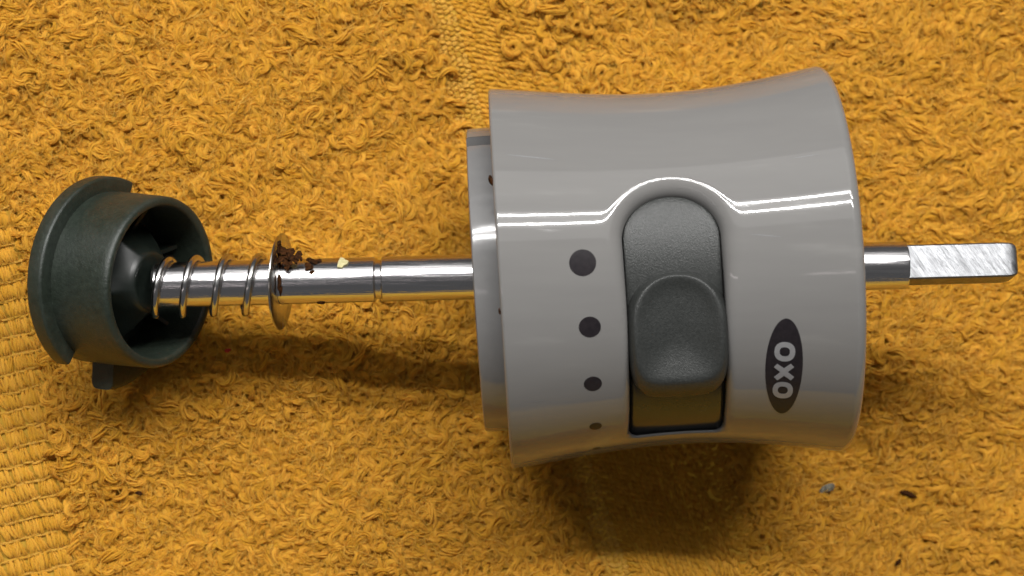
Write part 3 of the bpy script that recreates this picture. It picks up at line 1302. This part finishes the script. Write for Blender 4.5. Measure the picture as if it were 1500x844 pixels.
def chips(name, items, mat, label, cat, seed):
    """irregular flat chips: (centre, size, normal)"""
    rg = random.Random(seed)
    V, F = [], []
    for (c, sz, nrm) in items:
        nrm = Vector(nrm) + Vector((rg.gauss(0, .18), rg.gauss(0, .18), rg.gauss(0, .1)))
        q = nrm.to_track_quat('Z', 'Y')
        k = rg.choice((6, 7, 8))
        el, an = rg.uniform(0.5, 0.95), rg.uniform(0, 6.28)
        base_i = len(V)
        for zz in (0.9, -0.9):
            for m_ in range(k):
                a = 2 * math.pi * m_ / k + rg.uniform(-0.3, 0.3)
                rr = sz * 1.6 * rg.uniform(0.62, 1.2) * (1 if zz > 0 else 0.95)
                x, y = rr * math.cos(a), rr * el * math.sin(a)
                p = Vector((x * math.cos(an) - y * math.sin(an), x * math.sin(an) + y * math.cos(an), zz + rg.uniform(-0.6, 0.9)))
                V.append(tuple(Vector(c) + q @ p))
        V.append(tuple(Vector(c) + q @ Vector((0, 0, 1.6))))
        t_ = len(V) - 1
        for m_ in range(k):
            m2 = (m_ + 1) % k
            F.append((base_i + m_, base_i + m2, t_))
            F.append((base_i + k + m_, base_i + k + m2, base_i + m2, base_i + m_))
        F.append(tuple(base_i + k + m_ for m_ in range(k))[::-1])
    o = link(name, mesh(name, V, F), mat, None, smooth=False)
    world_mesh(o)
    thing(o, label, cat)
    return o


rg = random.Random(3)
items = []
wnv = tuple(WF.a)
# stuck flat on the washer's face
for (px, py, sz) in ((406, 357, 4.2), (409, 365, 5.6), (412, 373, 5.5), (409, 382, 5.0), (407, 391, 3.8), (414, 362, 4.0)):
    y_ = 422 - py
    x_ = px - 750
    w_ = 20 + 0.2 * (395 - py)
    # put the chip on the washer plane
    dpl = (np.array([x_, y_, w_]) - WF.O).dot(WF.a)
    c_ = np.array([x_, y_, w_]) - WF.a * (dpl - 2.6)
    items.append((tuple(c_), sz, wnv))
# bridging from the washer along the top of the shaft
for (px, py, sz, w) in ((418, 369, 6.0, 25), (423, 375, 6.4, 27), (428, 369, 5.6, 24), (432, 378, 6.6, 29), (440, 375, 5.6, 28), (444, 380, 3.4, 28), (415, 380, 5.6, 28),
                        (423, 384, 5.4, 30), (425, 391, 4.2, 32), (416, 366, 4.8, 22), (436, 384, 3.2, 31), (430, 386, 2.6, 32)):
    items.append(((px - 750, 422 - py, w + 4), sz, (rg.uniform(-.2, .5), 0.45, 0.8)))
chips('coffee_clump', items, m_coffee, 'dark brown clump of coffee chips stuck to shaft against the thin washer', 'coffee grounds', 20)
pp = []
for (px, dy, sz) in ((457, 30, 4.5), (462, 27, 5), (466, 29, 3.5), (453, 24, 4), (459, 20, 4), (460, 13, 3.2), (455, 17, 3)):
    pp.append((tuple(on_shaft(px, dy, 0.8)), sz * 1.15, (1, 1, 0.5), (-math.asin(min(dy / 34, 1)), 0, 0)))
clump('coffee_crumb', pp, m_coffee, 'brown coffee crumb on shaft just right of the larger clump', 'coffee grounds', 50)
pp = [(tuple(on_shaft(412, -2, 1.2)), 5.5, (0.6, 1.6, 0.4), (0, 0, 0)), (tuple(on_shaft(414, -14, 1.0)), 4.0, (0.6, 1.8, 0.4), (0.4, 0, 0))]
clump('coffee_smear', pp, m_coffee, 'thin brown smear of coffee on shaft at the foot of the washer', 'coffee grounds', 66)
pp = [(tuple(on_shaft(470, -32.4, 0.5)), 5.2, (1.3, 0.5, 0.5), (0, 0, 0))]
clump('coffee_or_moulding_speck', pp, m_coffee, 'dark speck on the lower edge of the shaft below the pale flake', 'coffee grounds', 71)


def flake(name, outl, lift, mat, label, cat):
    top = [np.array(on_shaft(px, dy, lift)) for (px, dy) in outl]
    bot = [np.array(on_shaft(px, dy, lift - 1.6)) for (px, dy) in outl]
    n = len(outl)
    F = [tuple(range(n)), tuple(range(2 * n - 1, n - 1, -1))] + [(i, (i + 1) % n, n + (i + 1) % n, n + i) for i in range(n)]
    o = link(name, fix_normals(mesh(name, top + bot, F)), mat, None, smooth=False)
    world_mesh(o)
    thing(o, label, cat)
    return o


flake('chaff_flake', [(497, 18), (498, 26), (501, 31.5), (506, 30), (508, 28), (513, 26), (511, 22), (506, 20), (504, 17)], 2.4, m_chaff,
      'pale yellow flake of chaff stuck on the steel shaft', 'chaff flake')
flake('chaff_flake', [(427, 27), (430, 30.5), (437, 29), (438, 25), (431, 23)], 9.5, m_chaff,
      'tiny pale flake caught in the dark coffee clump beside the washer', 'chaff flake')


def on_towel(px, py, dz=19):
    p = to_towel(px, py, dz)
    z = float(height(np.array([p[0]]), np.array([p[1]]))[0]) + dz
    p = to_towel(px, py, z)
    return (p[0], p[1], z)


for (px, py, sz, sq, rz, mat, nm, lab) in (
        (204, 723, 3.6, (1.2, 0.7, 0.6), 0.2, m_coffee, 'coffee_or_moulding_speck', 'dark speck alone on towel below the collar'),
        (1213, 714, 8.0, (1.25, 0.75, 0.4), 0.5, m_greybit, 'grit_flake', 'grey-brown flake on towel below the right end of the grey body'),
        (1325, 722, 6.5, (1.7, 0.55, 0.5), -0.25, m_coffee, 'coffee_or_moulding_speck', 'long dark crumb on towel right of the grey flake'),
        (1316, 825, 4.5, (1.2, 0.6, 0.5), 0.8, m_coffee, 'coffee_or_moulding_speck', 'dark crumb on towel near the bottom right'),
        (333, 513, 3.6, (1.0, 0.8, 0.5), 0.0, m_red, 'lint_tuft', 'red bit of lint in the shaft shadow beside the collar')):
    o = blob(nm, on_towel(px, py), sz * 1.25, mat, None, int(px), 2, sq, (0.2, 0.1, rz), 0.5)
    thing(o, lab, 'lint' if mat is m_red else ('flake' if mat is m_greybit else 'coffee grounds'))

for (px, py, off, sz, lab) in ((719.5, 264, -3.0, 5.5, 'dark moulding mark between end ring and grey body near the keyway slot'),
                               (731.5, 456, 1.0, 3.0, 'tiny brown speck on the left edge of the grey body below the shaft')):
    c_, d_ = ray(px, py)
    t_ = (D - (238 if py < 300 else 270)) / -d_[2]
    o = blob('coffee_or_moulding_speck', tuple(c_ + d_ * t_), sz, m_coffee, None, int(py), 2, (0.6, 1.2, 0.6), (0, 0, 0.1), 0.4)  # first is a moulding mark, added as a dark blob; second is coffee
    world_mesh(o)
    thing(o, lab, 'coffee grounds')

bpy.context.view_layer.update()
